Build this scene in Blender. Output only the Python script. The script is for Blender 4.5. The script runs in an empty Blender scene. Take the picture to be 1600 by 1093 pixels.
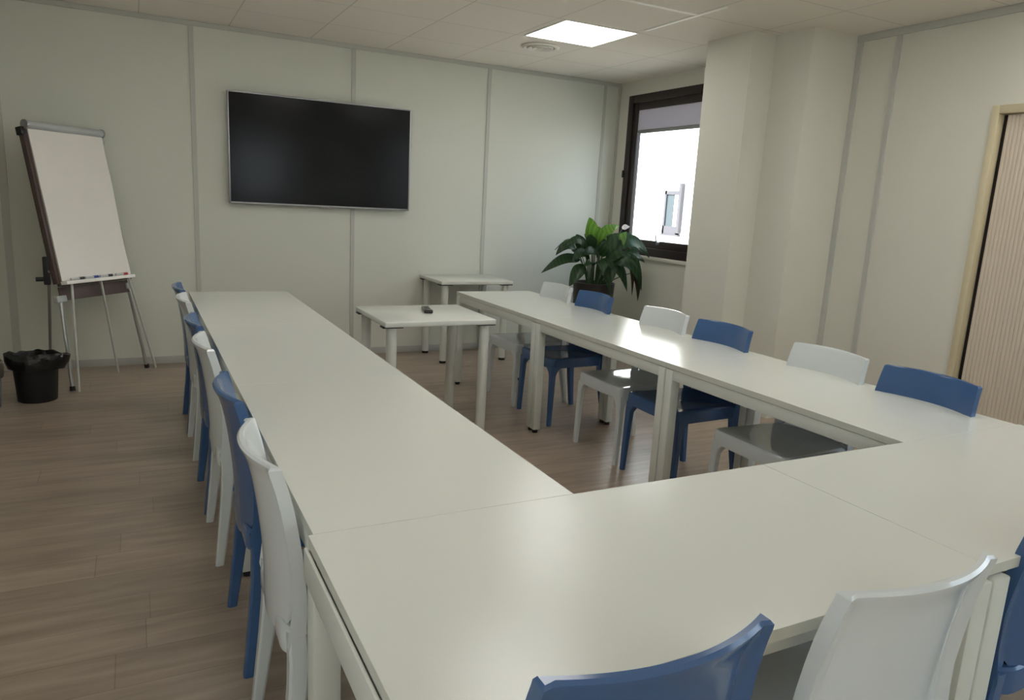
import bpy, bmesh, math, random
from mathutils import Vector, Matrix
random.seed(7)
sc = bpy.context.scene
COL = sc.collection
PI = math.pi
H_CEIL = 2.678

# ------------------------------------------------------------------ camera, light, exposure
cam_d = bpy.data.cameras.new('camera')
cam = bpy.data.objects.new('camera', cam_d)
COL.objects.link(cam)
cam.location = (-0.02595, -6.4873, 1.44319)
cam.rotation_mode = 'XYZ'
cam.rotation_euler = (1.37139, -0.05245, -0.46993)
cam_d.sensor_fit = 'HORIZONTAL'
cam_d.sensor_width = 36.0
cam_d.lens = 36.0 * 1140.42 / 1600.0
cam_d.clip_start = 0.05
cam_d.clip_end = 300
sc.camera = cam

vs = sc.view_settings
vs.view_transform = 'Standard'
vs.look = 'None'
vs.gamma = 1.0
vs.exposure = 0.0
vs.use_curve_mapping = False

PANEL_POWER = 7.8           # radiance of the ceiling light panels
world = bpy.data.worlds.new('sky')
sc.world = world
world.use_nodes = True
wn = world.node_tree
wn.nodes.clear()
w_out = wn.nodes.new('ShaderNodeOutputWorld')
w_bg = wn.nodes.new('ShaderNodeBackground')
w_geo = wn.nodes.new('ShaderNodeTexCoord')
w_sep = wn.nodes.new('ShaderNodeSeparateXYZ')
w_ramp = wn.nodes.new('ShaderNodeValToRGB')
wn.links.new(w_geo.outputs['Generated'], w_sep.inputs[0])
wn.links.new(w_sep.outputs['Z'], w_ramp.inputs[0])
w_ramp.color_ramp.elements[0].color = (0.86, 0.93, 1.0, 1)
w_ramp.color_ramp.elements[1].color = (0.45, 0.68, 1.0, 1)
wn.links.new(w_ramp.outputs[0], w_bg.inputs[0])
w_bg.inputs[1].default_value = 4.2
wn.links.new(w_bg.outputs[0], w_out.inputs[0])

sun_d = bpy.data.lights.new('sun', 'SUN')
sun_d.energy = 36.0
sun_d.angle = math.radians(0.6)
sun_d.color = (1.0, 0.97, 0.92)
sun = bpy.data.objects.new('sun', sun_d)
COL.objects.link(sun)
sun.location = (-6, 4, 14)
sun.rotation_euler = Vector((0.75, -0.25, -0.75)).to_track_quat('-Z', 'Y').to_euler()

# ------------------------------------------------------------------ materials
def mat(name, color, rough=0.5, spec=0.5, metal=0.0, noise=0.0, nscale=8.0, bump=0.0, bscale=200.0,
        stretch=(1, 1, 1), emit=None, estr=0.0, coat=0.0, sub=0.0, trans=0.0):
    m = bpy.data.materials.new(name)
    m.use_nodes = True
    nt = m.node_tree
    b = nt.nodes['Principled BSDF']
    b.inputs['Base Color'].default_value = (*color, 1)
    b.inputs['Roughness'].default_value = rough
    b.inputs['Specular IOR Level'].default_value = spec
    b.inputs['Metallic'].default_value = metal
    if coat:
        b.inputs['Coat Weight'].default_value = coat
        b.inputs['Coat Roughness'].default_value = 0.05
    if emit:
        b.inputs['Emission Color'].default_value = (*emit, 1)
        b.inputs['Emission Strength'].default_value = estr
    if noise or bump:
        tc = nt.nodes.new('ShaderNodeTexCoord')
        mp = nt.nodes.new('ShaderNodeMapping')
        mp.inputs['Scale'].default_value = stretch
        nt.links.new(tc.outputs['Object'], mp.inputs[0])
    if noise:
        n = nt.nodes.new('ShaderNodeTexNoise')
        n.inputs['Scale'].default_value = nscale
        n.inputs['Detail'].default_value = 4
        nt.links.new(mp.outputs[0], n.inputs['Vector'])
        mx = nt.nodes.new('ShaderNodeMix')
        mx.data_type = 'RGBA'
        mx.inputs[6].default_value = (*[c * (1 - noise) for c in color], 1)
        mx.inputs[7].default_value = (*[min(1, c * (1 + noise)) for c in color], 1)
        nt.links.new(n.outputs['Fac'], mx.inputs[0])
        nt.links.new(mx.outputs[2], b.inputs['Base Color'])
    if bump:
        n2 = nt.nodes.new('ShaderNodeTexNoise')
        n2.inputs['Scale'].default_value = bscale
        nt.links.new(mp.outputs[0], n2.inputs['Vector'])
        bp = nt.nodes.new('ShaderNodeBump')
        bp.inputs['Strength'].default_value = bump
        bp.inputs['Distance'].default_value = 0.002
        nt.links.new(n2.outputs['Fac'], bp.inputs['Height'])
        nt.links.new(bp.outputs[0], b.inputs['Normal'])
    return m

M = {}
M['wall'] = mat('wall_panel_vinyl', (0.68, 0.69, 0.61), 0.6, 0.3, noise=0.015, nscale=2.0, bump=0.15, bscale=300)
M['plaster'] = mat('plaster_paint', (0.70, 0.685, 0.60), 0.75, 0.25, noise=0.02, nscale=3, bump=0.2, bscale=150)
M['strip'] = mat('cover_strip_grey', (0.53, 0.53, 0.48), 0.5, 0.4, noise=0.02)
M['base'] = mat('skirting_grey', (0.47, 0.47, 0.44), 0.5, 0.4, noise=0.02)
M['table'] = mat('table_melamine', (0.675, 0.685, 0.625), 0.14, 0.5, noise=0.012, nscale=3, bump=0.12, bscale=500)
M['edge'] = mat('table_edge_shaded', (0.60, 0.605, 0.53), 0.4, 0.4, noise=0.01)  # darker than the top: the edge's shading is put into its colour
M['leg'] = mat('table_steel_paint', (0.68, 0.69, 0.63), 0.4, 0.4, noise=0.01)
M['white_pl'] = mat('white_plastic', (0.64, 0.675, 0.675), 0.10, 0.5, noise=0.01)
M['blue_pl'] = mat('blue_plastic', (0.053, 0.116, 0.258), 0.13, 0.5, noise=0.03)
M['black'] = mat('black_plastic', (0.012, 0.012, 0.013), 0.45, 0.4, noise=0.05)
M['frame'] = mat('brown_window_paint', (0.030, 0.020, 0.019), 0.4, 0.4, noise=0.08, nscale=20)
M['chrome'] = mat('brushed_aluminium', (0.62, 0.64, 0.66), 0.28, 0.5, metal=1.0, noise=0.04)
M['rod'] = mat('pale_grey_rod', (0.55, 0.56, 0.52), 0.4, 0.4, noise=0.02)
M['clamp'] = mat('clamp_grey', (0.42, 0.44, 0.43), 0.35, 0.5, noise=0.03)
M['brownboard'] = mat('brown_board', (0.085, 0.055, 0.050), 0.5, 0.4, noise=0.1)
M['paper'] = mat('flipchart_paper', (0.78, 0.74, 0.68), 0.35, 0.4, noise=0.03, nscale=4, bump=0.8, bscale=7)
M['silver'] = mat('silver_bezel', (0.35, 0.35, 0.36), 0.35, 0.5, metal=0.8, noise=0.03)
M['screen'] = mat('screen_glass', (0.003, 0.003, 0.003), 0.17, 0.2, noise=0.05)
M['cream'] = mat('cream_lacquer', (0.62, 0.54, 0.36), 0.45, 0.4, noise=0.02)
M['tambour'] = mat('tambour_beige', (0.66, 0.57, 0.46), 0.5, 0.4, noise=0.03, nscale=5)
M['dark'] = mat('gap_shade', (0.02, 0.015, 0.015), 0.8, 0.2, noise=0.05)  # near-black colour standing for the shade inside a gap
M['bin'] = mat('bin_black', (0.008, 0.008, 0.009), 0.5, 0.35, noise=0.1)
M['bag'] = mat('bin_bag', (0.012, 0.012, 0.012), 0.25, 0.5, noise=0.1, nscale=40, bump=1.0, bscale=60)
M['bin_grey'] = mat('bin_grey', (0.20, 0.22, 0.22), 0.5, 0.4, noise=0.05)
M['bag_olive'] = mat('bag_brown', (0.10, 0.09, 0.07), 0.4, 0.4, noise=0.1, nscale=40, bump=0.8, bscale=60)
M['pot'] = mat('planter_dark', (0.030, 0.024, 0.022), 0.45, 0.4, noise=0.1)
M['soil'] = mat('soil', (0.03, 0.02, 0.013), 0.95, 0.1, noise=0.4, nscale=60, bump=1, bscale=90)
M['stem'] = mat('plant_stem', (0.07, 0.12, 0.05), 0.5, 0.4, noise=0.15)
M['spathe'] = mat('spathe_white', (0.75, 0.72, 0.72), 0.5, 0.3, noise=0.03)
M['remote_b'] = mat('remote_grey', (0.16, 0.16, 0.14), 0.45, 0.4, noise=0.05)
M['remote_d'] = mat('remote_dark', (0.02, 0.02, 0.018), 0.4, 0.4, noise=0.05)
M['facade'] = mat('facade_render', (0.86, 0.85, 0.82), 0.9, 0.1, noise=0.02)
M['ext_frame'] = mat('outside_frame_grey', (0.055, 0.052, 0.060), 0.6, 0.3, noise=0.05)
M['ext_glass'] = mat('outside_glass', (0.035, 0.045, 0.05), 0.1, 0.5, noise=0.05)
M['pen_red'] = mat('marker_red', (0.45, 0.03, 0.03), 0.35, noise=0.02)
M['pen_blue'] = mat('marker_blue', (0.03, 0.06, 0.35), 0.35, noise=0.02)
M['pen_black'] = mat('marker_black', (0.015, 0.015, 0.018), 0.35, noise=0.02)
M['pen_white'] = mat('marker_barrel', (0.6, 0.6, 0.6), 0.35, noise=0.02)
M['vent'] = mat('vent_white', (0.80, 0.77, 0.70), 0.5, 0.3, noise=0.02)
M['tbar'] = mat('t_bar_white', (0.95, 0.93, 0.88), 0.5, 0.4, noise=0.01)
M['diffuser'] = mat('panel_diffuser', (0.9, 0.9, 0.9), 0.5, emit=(1.0, 0.985, 0.955), estr=PANEL_POWER, noise=0.001)
M['ground'] = mat('outside_paving', (0.30, 0.29, 0.27), 0.9, 0.1, noise=0.1)

def leaf_mat(name, a, b, rough=0.35):
    m = bpy.data.materials.new(name)
    m.use_nodes = True
    nt = m.node_tree
    p = nt.nodes['Principled BSDF']
    p.inputs['Roughness'].default_value = rough
    uv = nt.nodes.new('ShaderNodeTexCoord')
    wv = nt.nodes.new('ShaderNodeTexWave')
    wv.inputs['Scale'].default_value = 9
    wv.inputs['Distortion'].default_value = 3
    nt.links.new(uv.outputs['Object'], wv.inputs['Vector'])
    mx = nt.nodes.new('ShaderNodeMix')
    mx.data_type = 'RGBA'
    mx.inputs[6].default_value = (*a, 1)
    mx.inputs[7].default_value = (*b, 1)
    nt.links.new(wv.outputs['Fac'], mx.inputs[0])
    nt.links.new(mx.outputs[2], p.inputs['Base Color'])
    tr = nt.nodes.new('ShaderNodeBsdfTranslucent')
    nt.links.new(mx.outputs[2], tr.inputs[0])
    ms = nt.nodes.new('ShaderNodeMixShader')
    ms.inputs[0].default_value = 0.3
    nt.links.new(p.outputs[0], ms.inputs[1])
    nt.links.new(tr.outputs[0], ms.inputs[2])
    nt.links.new(ms.outputs[0], nt.nodes['Material Output'].inputs[0])
    return m
M['leaf'] = leaf_mat('leaf_green', (0.045, 0.095, 0.040), (0.065, 0.135, 0.055))
M['leaf_young'] = leaf_mat('leaf_young', (0.17, 0.33, 0.06), (0.26, 0.44, 0.09))
M['leaf_old'] = leaf_mat('leaf_browning', (0.09, 0.05, 0.03), (0.05, 0.07, 0.03))

def floor_mat():
    m = bpy.data.materials.new('wood_plank_floor')
    m.use_nodes = True
    nt = m.node_tree
    b = nt.nodes['Principled BSDF']
    tc = nt.nodes.new('ShaderNodeTexCoord')
    br = nt.nodes.new('ShaderNodeTexBrick')
    br.offset = 0.0
    sp = nt.nodes.new('ShaderNodeSeparateXYZ')
    nt.links.new(tc.outputs['Object'], sp.inputs[0])
    dv = nt.nodes.new('ShaderNodeMath'); dv.operation = 'DIVIDE'; dv.inputs[1].default_value = 0.18
    fl = nt.nodes.new('ShaderNodeMath'); fl.operation = 'FLOOR'
    wn_ = nt.nodes.new('ShaderNodeTexWhiteNoise'); wn_.noise_dimensions = '1D'
    ml = nt.nodes.new('ShaderNodeMath'); ml.operation = 'MULTIPLY_ADD'; ml.inputs[1].default_value = 1.22
    cb_ = nt.nodes.new('ShaderNodeCombineXYZ')
    nt.links.new(sp.outputs['Y'], dv.inputs[0])
    nt.links.new(dv.outputs[0], fl.inputs[0])
    nt.links.new(fl.outputs[0], wn_.inputs['W'])
    nt.links.new(wn_.outputs['Value'], ml.inputs[0])
    nt.links.new(sp.outputs['X'], ml.inputs[2])
    nt.links.new(ml.outputs[0], cb_.inputs['X'])
    nt.links.new(sp.outputs['Y'], cb_.inputs['Y'])
    br.inputs['Scale'].default_value = 1.0
    br.inputs['Brick Width'].default_value = 1.22
    br.inputs['Row Height'].default_value = 0.18
    br.inputs['Mortar Size'].default_value = 0.0018
    br.inputs['Mortar Smooth'].default_value = 0.3
    br.inputs['Bias'].default_value = 0.0
    br.inputs['Color1'].default_value = (0.35, 0.280, 0.220, 1)
    br.inputs['Color2'].default_value = (0.42, 0.335, 0.265, 1)
    br.inputs['Mortar'].default_value = (0.27, 0.215, 0.17, 1)
    nt.links.new(cb_.outputs[0], br.inputs['Vector'])
    mp = nt.nodes.new('ShaderNodeMapping')
    mp.inputs['Scale'].default_value = (1.1, 9, 1)
    nt.links.new(cb_.outputs[0], mp.inputs[0])
    n = nt.nodes.new('ShaderNodeTexNoise')
    n.inputs['Scale'].default_value = 2.2
    n.inputs['Detail'].default_value = 8
    n.inputs['Distortion'].default_value = 0.6
    nt.links.new(mp.outputs[0], n.inputs['Vector'])
    rp = nt.nodes.new('ShaderNodeValToRGB')
    rp.color_ramp.elements[0].position = 0.3
    rp.color_ramp.elements[0].color = (0.74, 0.725, 0.71, 1)
    rp.color_ramp.elements[1].position = 0.7
    rp.color_ramp.elements[1].color = (1.06, 1.06, 1.06, 1)
    nt.links.new(n.outputs['Fac'], rp.inputs[0])
    mx = nt.nodes.new('ShaderNodeMix')
    mx.data_type = 'RGBA'
    mx.blend_type = 'MULTIPLY'
    mx.inputs[0].default_value = 1.0
    nt.links.new(br.outputs['Color'], mx.inputs[6])
    nt.links.new(rp.outputs[0], mx.inputs[7])
    nt.links.new(mx.outputs[2], b.inputs['Base Color'])
    b.inputs['Roughness'].default_value = 0.32
    b.inputs['Specular IOR Level'].default_value = 0.4
    return m
M['floor'] = floor_mat()

def ceiling_mat():
    m = bpy.data.materials.new('mineral_ceiling_tiles')
    m.use_nodes = True
    nt = m.node_tree
    b = nt.nodes['Principled BSDF']
    tc = nt.nodes.new('ShaderNodeTexCoord')
    mp = nt.nodes.new('ShaderNodeMapping')
    mp.inputs['Location'].default_value = (-0.07, 0.01, 0)
    nt.links.new(tc.outputs['Object'], mp.inputs[0])
    br = nt.nodes.new('ShaderNodeTexBrick')
    br.offset = 0.0
    br.inputs['Scale'].default_value = 1.0
    br.inputs['Brick Width'].default_value = 0.63
    br.inputs['Row Height'].default_value = 0.63
    br.inputs['Mortar Size'].default_value = 0.006
    br.inputs['Mortar Smooth'].default_value = 0.6
    br.inputs['Color1'].default_value = (0.82, 0.77, 0.70, 1)
    br.inputs['Color2'].default_value = (0.84, 0.79, 0.715, 1)
    br.inputs['Mortar'].default_value = (0.62, 0.59, 0.53, 1)
    nt.links.new(mp.outputs[0], br.inputs['Vector'])
    nt.links.new(br.outputs['Color'], b.inputs['Base Color'])
    n = nt.nodes.new('ShaderNodeTexNoise')
    n.inputs['Scale'].default_value = 220
    nt.links.new(tc.outputs['Object'], n.inputs['Vector'])
    bp = nt.nodes.new('ShaderNodeBump')
    bp.inputs['Strength'].default_value = 0.3
    bp.inputs['Distance'].default_value = 0.002
    nt.links.new(n.outputs['Fac'], bp.inputs['Height'])
    nt.links.new(bp.outputs[0], b.inputs['Normal'])
    b.inputs['Roughness'].default_value = 0.9
    b.inputs['Specular IOR Level'].default_value = 0.15
    return m
M['ceiling'] = ceiling_mat()

def glass_mat():
    m = bpy.data.materials.new('window_glass')
    m.use_nodes = True
    nt = m.node_tree
    nt.nodes.remove(nt.nodes['Principled BSDF'])
    t = nt.nodes.new('ShaderNodeBsdfTransparent')
    t.inputs[0].default_value = (0.97, 0.985, 0.98, 1)
    g = nt.nodes.new('ShaderNodeBsdfGlossy')
    g.inputs['Roughness'].default_value = 0.02
    lw = nt.nodes.new('ShaderNodeLayerWeight')
    lw.inputs[0].default_value = 0.5
    pw = nt.nodes.new('ShaderNodeMath')
    pw.operation = 'POWER'
    pw.inputs[1].default_value = 5.0
    nt.links.new(lw.outputs['Facing'], pw.inputs[0])
    f = nt.nodes.new('ShaderNodeMath')
    f.operation = 'MULTIPLY_ADD'
    f.inputs[1].default_value = 0.9
    f.inputs[2].default_value = 0.03
    nt.links.new(pw.outputs[0], f.inputs[0])
    x = nt.nodes.new('ShaderNodeMixShader')
    nt.links.new(f.outputs[0], x.inputs[0])
    nt.links.new(t.outputs[0], x.inputs[1])
    nt.links.new(g.outputs[0], x.inputs[2])
    nt.links.new(x.outputs[0], nt.nodes['Material Output'].inputs[0])
    return m
M['glass'] = glass_mat()

def blind_mat():
    m = bpy.data.materials.new('roller_blind_fabric')
    m.use_nodes = True
    nt = m.node_tree
    p = nt.nodes['Principled BSDF']
    p.inputs['Roughness'].default_value = 0.8
    n = nt.nodes.new('ShaderNodeTexNoise')
    n.inputs['Scale'].default_value = 60
    mx = nt.nodes.new('ShaderNodeMix')
    mx.data_type = 'RGBA'
    mx.inputs[6].default_value = (0.50, 0.48, 0.51, 1)
    mx.inputs[7].default_value = (0.54, 0.52, 0.55, 1)
    nt.links.new(n.outputs['Fac'], mx.inputs[0])
    nt.links.new(mx.outputs[2], p.inputs['Base Color'])
    tr = nt.nodes.new('ShaderNodeBsdfTranslucent')
    tr.inputs[0].default_value = (0.34, 0.325, 0.35, 1)
    ms = nt.nodes.new('ShaderNodeMixShader')
    ms.inputs[0].default_value = 0.5
    nt.links.new(p.outputs[0], ms.inputs[1])
    nt.links.new(tr.outputs[0], ms.inputs[2])
    nt.links.new(ms.outputs[0], nt.nodes['Material Output'].inputs[0])
    return m
M['blind'] = blind_mat()

# ------------------------------------------------------------------ mesh helpers
def add_box(bm, x0, x1, y0, y1, z0, z1, bevel=0.0, seg=2):
    r = bmesh.ops.create_cube(bm, size=1.0)
    vv = r['verts']
    for v in vv:
        v.co = Vector((x0 + (v.co.x + .5) * (x1 - x0), y0 + (v.co.y + .5) * (y1 - y0), z0 + (v.co.z + .5) * (z1 - z0)))
    if bevel:
        es = list({e for v in vv for e in v.link_edges})
        bmesh.ops.bevel(bm, geom=es, offset=bevel, segments=seg, profile=0.5, affect='EDGES')

def add_tube(bm, pts, rad, seg=10, cap=True):
    """tube through pts; rad a number or one per point"""
    pts = [Vector(p) for p in pts]
    n = len(pts)
    rr = rad if isinstance(rad, (list, tuple)) else [rad] * n
    rings = []
    ref = None
    for i, p in enumerate(pts):
        t = (pts[min(i + 1, n - 1)] - pts[max(i - 1, 0)]).normalized()
        if ref is None:
            ref = Vector((0, 0, 1)) if abs(t.z) < 0.9 else Vector((1, 0, 0))
        a = t.cross(ref).normalized()
        b = a.cross(t).normalized()
        ref = b
        rings.append([bm.verts.new(p + (a * math.cos(2 * PI * k / seg) + b * math.sin(2 * PI * k / seg)) * rr[i]) for k in range(seg)])
    for i in range(n - 1):
        for k in range(seg):
            bm.faces.new((rings[i][k], rings[i][(k + 1) % seg], rings[i + 1][(k + 1) % seg], rings[i + 1][k]))
    if cap:
        bm.faces.new(rings[0][::-1])
        bm.faces.new(rings[-1])

def add_lathe(bm, prof, cx=0, cy=0, seg=40, wob=None):
    """prof: list of (r, z); closed at r=0 ends"""
    rings = []
    for j, (r, z) in enumerate(prof):
        if r < 1e-6:
            rings.append([bm.verts.new((cx, cy, z))])
        else:
            ring = []
            for k in range(seg):
                a = 2 * PI * k / seg
                dr, dz = wob(j, a) if wob else (0, 0)
                ring.append(bm.verts.new((cx + (r + dr) * math.cos(a), cy + (r + dr) * math.sin(a), z + dz)))
            rings.append(ring)
    for i in range(len(rings) - 1):
        A, B = rings[i], rings[i + 1]
        if len(A) == 1 and len(B) == 1:
            continue
        for k in range(seg):
            k2 = (k + 1) % seg
            if len(A) == 1:
                bm.faces.new((A[0], B[k2], B[k]))
            elif len(B) == 1:
                bm.faces.new((A[k], A[k2], B[0]))
            else:
                bm.faces.new((A[k], A[k2], B[k2], B[k]))

def add_loft(bm, rings, cap=True):
    vr = [[bm.verts.new(p) for p in r] for r in rings]
    n = len(vr[0])
    for i in range(len(vr) - 1):
        for k in range(n):
            bm.faces.new((vr[i][k], vr[i][(k + 1) % n], vr[i + 1][(k + 1) % n], vr[i + 1][k]))
    if cap:
        bm.faces.new(vr[0][::-1])
        bm.faces.new(vr[-1])

def obj(name, bm, m, parent=None, smooth=35, loc=None):
    bmesh.ops.recalc_face_normals(bm, faces=bm.faces[:])
    if smooth:
        for f in bm.faces:
            f.smooth = True
        lim = math.radians(smooth)
        for e in bm.edges:
            if len(e.link_faces) == 2 and e.calc_face_angle(0) > lim:
                e.smooth = False
    me = bpy.data.meshes.new(name)
    bm.to_mesh(me)
    bm.free()
    if isinstance(m, (list, tuple)):
        for q in m:
            me.materials.append(q)
    else:
        me.materials.append(m)
    o = bpy.data.objects.new(name, me)
    COL.objects.link(o)
    if parent:
        o.parent = parent
    if loc:
        o.location = loc
    return o

def box(name, x0, x1, y0, y1, z0, z1, m, parent=None, bevel=0.0, seg=2):
    bm = bmesh.new()
    add_box(bm, x0, x1, y0, y1, z0, z1, bevel, seg)
    return obj(name, bm, m, parent)

def thing(name, label, cat, loc=(0, 0, 0), rz=0.0, group=None):
    o = bpy.data.objects.new(name, None)
    o.empty_display_size = 0.1
    COL.objects.link(o)
    o.location = loc
    o.rotation_euler = (0, 0, rz)
    tag(o, label, cat, group)
    return o

def tag(o, label, cat, group=None):
    o['label'] = label
    o['category'] = cat
    if group:
        o['group'] = group
    return o

def struct(o):
    o['kind'] = 'structure'
    return o

def copy_tree(o, parent=None):
    c = o.copy()
    COL.objects.link(c)
    if parent is not None:
        c.parent = parent
        c.matrix_parent_inverse = o.matrix_parent_inverse.copy()
    for ch in o.children:
        copy_tree(ch, c)
    return c

# ------------------------------------------------------------------ room shell
XL, XR, YF = -2.1, 4.44, -8.2
struct(box('floor', XL - .15, XR + .16, YF - .15, .15, -.10, 0, M['floor']))
struct(box('ceiling', XL - .15, XR + .16, YF - .15, .15, H_CEIL, H_CEIL + .12, M['ceiling']))
struct(box('wall_back', XL - .15, XR + .16, 0, .15, 0, H_CEIL, M['wall']))
LY0, LY1, LZ0, LZ1 = -7.95, -6.05, 0.90, 2.40
bm = bmesh.new()
add_box(bm, XL - .15, XL, LY1, 0, 0, H_CEIL)
add_box(bm, XL - .15, XL, YF, LY0, 0, H_CEIL)
add_box(bm, XL - .15, XL, LY0, LY1, 0, LZ0)
add_box(bm, XL - .15, XL, LY0, LY1, LZ1, H_CEIL)
struct(obj('wall_left', bm, M['wall'], smooth=0))
# window wall / right wall in one plane, with the window and cupboard openings
WY0, WY1, WZ0, WZ1 = -1.50, -0.18, 1.00, 2.54
CY0, CY1, CZ1 = -5.39, -3.79, 2.137
RY0, RY1 = -7.95, -5.50
bm = bmesh.new()
add_box(bm, XR, XR + .16, WY1, 0, 0, H_CEIL)
add_box(bm, XR, XR + .16, WY0, WY1, 0, WZ0)
add_box(bm, XR, XR + .16, WY0, WY1, WZ1, H_CEIL)
add_box(bm, XR, XR + .16, -2.8, WY0, 0, H_CEIL)
add_box(bm, XR, XR + .16, CY1, -2.8, 0, H_CEIL)
add_box(bm, XR, XR + .16, CY0, CY1, CZ1, H_CEIL)
add_box(bm, XR, XR + .16, RY1, CY0, 0, H_CEIL)
add_box(bm, XR, XR + .16, RY0, RY1, 0, WZ0)
add_box(bm, XR, XR + .16, RY0, RY1, WZ1, H_CEIL)
add_box(bm, XR, XR + .16, YF, RY0, 0, H_CEIL)
struct(obj('wall_right', bm, M['plaster'], smooth=0))
# front wall (behind the camera) with a window opening
FX0, FX1, FZ0, FZ1 = 1.50, 2.60, 1.25, 2.35
bm = bmesh.new()
add_box(bm, XL, FX0, YF - .15, YF, 0, H_CEIL)
add_box(bm, FX1, XR, YF - .15, YF, 0, H_CEIL)
add_box(bm, FX0, FX1, YF - .15, YF, 0, FZ0)
add_box(bm, FX0, FX1, YF - .15, YF, FZ1, H_CEIL)
struct(obj('wall_front', bm, M['wall'], smooth=0))
# stepped plastered pillar beside the window
bm = bmesh.new()
P = [(XR + .001, -2.02), (3.79, -2.02), (3.79, -2.475), (4.005, -2.475), (4.005, -2.80), (XR + .001, -2.80)]
lo = [bm.verts.new((x, y, 0)) for x, y in P]
hi = [bm.verts.new((x, y, H_CEIL)) for x, y in P]
for i in range(6):
    j = (i + 1) % 6
    bm.faces.new((lo[i], lo[j], hi[j], hi[i]))
bm.faces.new(lo[::-1])
bm.faces.new(hi)
struct(obj('wall_pillar', bm, M['plaster'], smooth=0))

# grey cover strips of the demountable partition
n_trim = [0]
def trim(x0, x1, y0, y1, z0, z1, m=None):
    n_trim[0] += 1
    return struct(box('trim_%d' % n_trim[0], x0, x1, y0, y1, z0, z1, m or M['strip'], bevel=.0012, seg=1))
for x, w in ((-2.10 + .03, .05), (-.855, .05), (.425, .036), (1.695, .036), (2.972, .036), (4.26, .030)):
    trim(x - w / 2, x + w / 2, -.007, .001, .06, H_CEIL - .035)
trim(XL, XR, -.014, .001, H_CEIL - .035, H_CEIL - .001)
trim(XR - .022, XR + .001, -.022, .001, .06, H_CEIL - .035)
trim(XR - .009, XR + .001, -2.845, -2.801, .06, H_CEIL - .04)
trim(XR - .009, XR + .001, -3.135, -3.095, .06, H_CEIL - .04)
trim(XR - .016, XR + .001, YF, -2.801, H_CEIL - .045, H_CEIL - .001)
struct(box('baseboard_back', XL, XR, -.012, .001, 0, .06, M['base'], bevel=.002))
struct(box('baseboard_right', XR - .012, XR + .001, -3.785, -2.801, 0, .06, M['base'], bevel=.002))
struct(box('baseboard_left', XL - .001, XL + .012, YF, -.012, 0, .06, M['base'], bevel=.002))
# the bright bare T-bars of the ceiling grid
trim(2.60, 3.233, -2.549, -2.523, H_CEIL - .004, H_CEIL + .001, M['tbar'])
trim(3.233, 3.260, -2.80, -1.99, H_CEIL - .004, H_CEIL + .001, M['tbar'])

# ---- window in the right wall
win = bpy.data.objects.new('window_1', None)
COL.objects.link(win)
win.location = (XR, -0.84, 1.0)
struct(win)
def wb(name, x0, x1, y0, y1, z0, z1, m, bevel=.003):
    return box(name, x0 - XR, x1 - XR, y0 + .84, y1 + .84, z0 - 1.0, z1 - 1.0, m, win, bevel)
bm = bmesh.new()
def fb(x0, x1, y0, y1, z0, z1, bevel=.004):
    add_box(bm, x0 - XR, x1 - XR, y0 + .84, y1 + .84, z0 - 1.0, z1 - 1.0, bevel)
fb(XR - .012, XR + .07, -.26, -.18, WZ0, WZ1)
fb(XR - .012, XR + .07, -1.50, -1.42, WZ0, WZ1)
fb(XR - .012, XR + .07, -1.42, -.26, WZ1 - .075, WZ1)
fb(XR - .012, XR + .07, -1.42, -.26, WZ0, WZ0 + .075)
obj('window_frame', bm, M['frame'], win)
bm = bmesh.new()
fb(XR + .004, XR + .055, -.335, -.262, WZ0 + .077, WZ1 - .077)
fb(XR + .004, XR + .055, -1.418, -1.345, WZ0 + .077, WZ1 - .077)
fb(XR + .004, XR + .055, -1.345, -.335, WZ1 - .145, WZ1 - .077)
fb(XR + .004, XR + .055, -1.345, -.335, WZ0 + .077, WZ0 + .15)
obj('window_sash', bm, M['frame'], win)
wb('glass_pane', XR + .028, XR + .034, -1.345, -.335, WZ0 + .15, WZ1 - .145, M['glass'], 0)
wb('window_sill', XR - .03, XR + .0, -1.52, -.16, WZ0 - .035, WZ0 - .002, M['plaster'], .004)
bm = bmesh.new()
add_box(bm, -.030, .006, -.012, .012, .115, .145, .003)
add_tube(bm, [(-.026, 0, .135), (-.034, .006, .17), (-.040, .012, .215)], [.008, .007, .006], 8)
obj('window_handle', bm, M['silver'], win, loc=(0, 0, 0))
bm = bmesh.new()
add_tube(bm, [(-.020, .655, .75), (-.020, .655, .82)], .011, 10)
obj('window_hinge', bm, M['frame'], win)
bm = bmesh.new()
add_box(bm, .010, .014, -.5045, .5045, 1.205, 1.3945)
obj('roller_blind', bm, M['blind'], win)
bm = bmesh.new()
add_box(bm, .004, .020, -.500, .500, 1.170, 1.205, .004)
obj('blind_bottom_bar', bm, M['silver'], win)

# ---- windows out of view; the left and right ones are added for daylight
def plain_window(name, loc, rz, width, height, mullions=0):
    w_ = bpy.data.objects.new(name, None)
    COL.objects.link(w_)
    w_.location = loc
    w_.rotation_euler = (0, 0, rz)
    struct(w_)
    bm = bmesh.new()
    h = width / 2
    add_box(bm, -h, -h + .07, -.10, .01, 0, height, .003)
    add_box(bm, h - .07, h, -.10, .01, 0, height, .003)
    add_box(bm, -h + .07, h - .07, -.10, .01, 0, .07, .003)
    add_box(bm, -h + .07, h - .07, -.10, .01, height - .07, height, .003)
    for k in range(mullions):
        x = -h + width * (k + 1) / (mullions + 1)
        add_box(bm, x - .04, x + .04, -.10, .01, .07, height - .07, .003)
    obj('window_frame', bm, M['frame'], w_)
    box('glass_pane', -h + .07, h - .07, -.06, -.054, .07, height - .07, M['glass'], w_)
plain_window('window_2', ((FX0 + FX1) / 2, YF, FZ0), 0, FX1 - FX0, FZ1 - FZ0)
plain_window('added_window_left', (XL, (LY0 + LY1) / 2, LZ0), -PI / 2, LY1 - LY0, LZ1 - LZ0, 1)  # unseen window, added for cool daylight from the left
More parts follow.
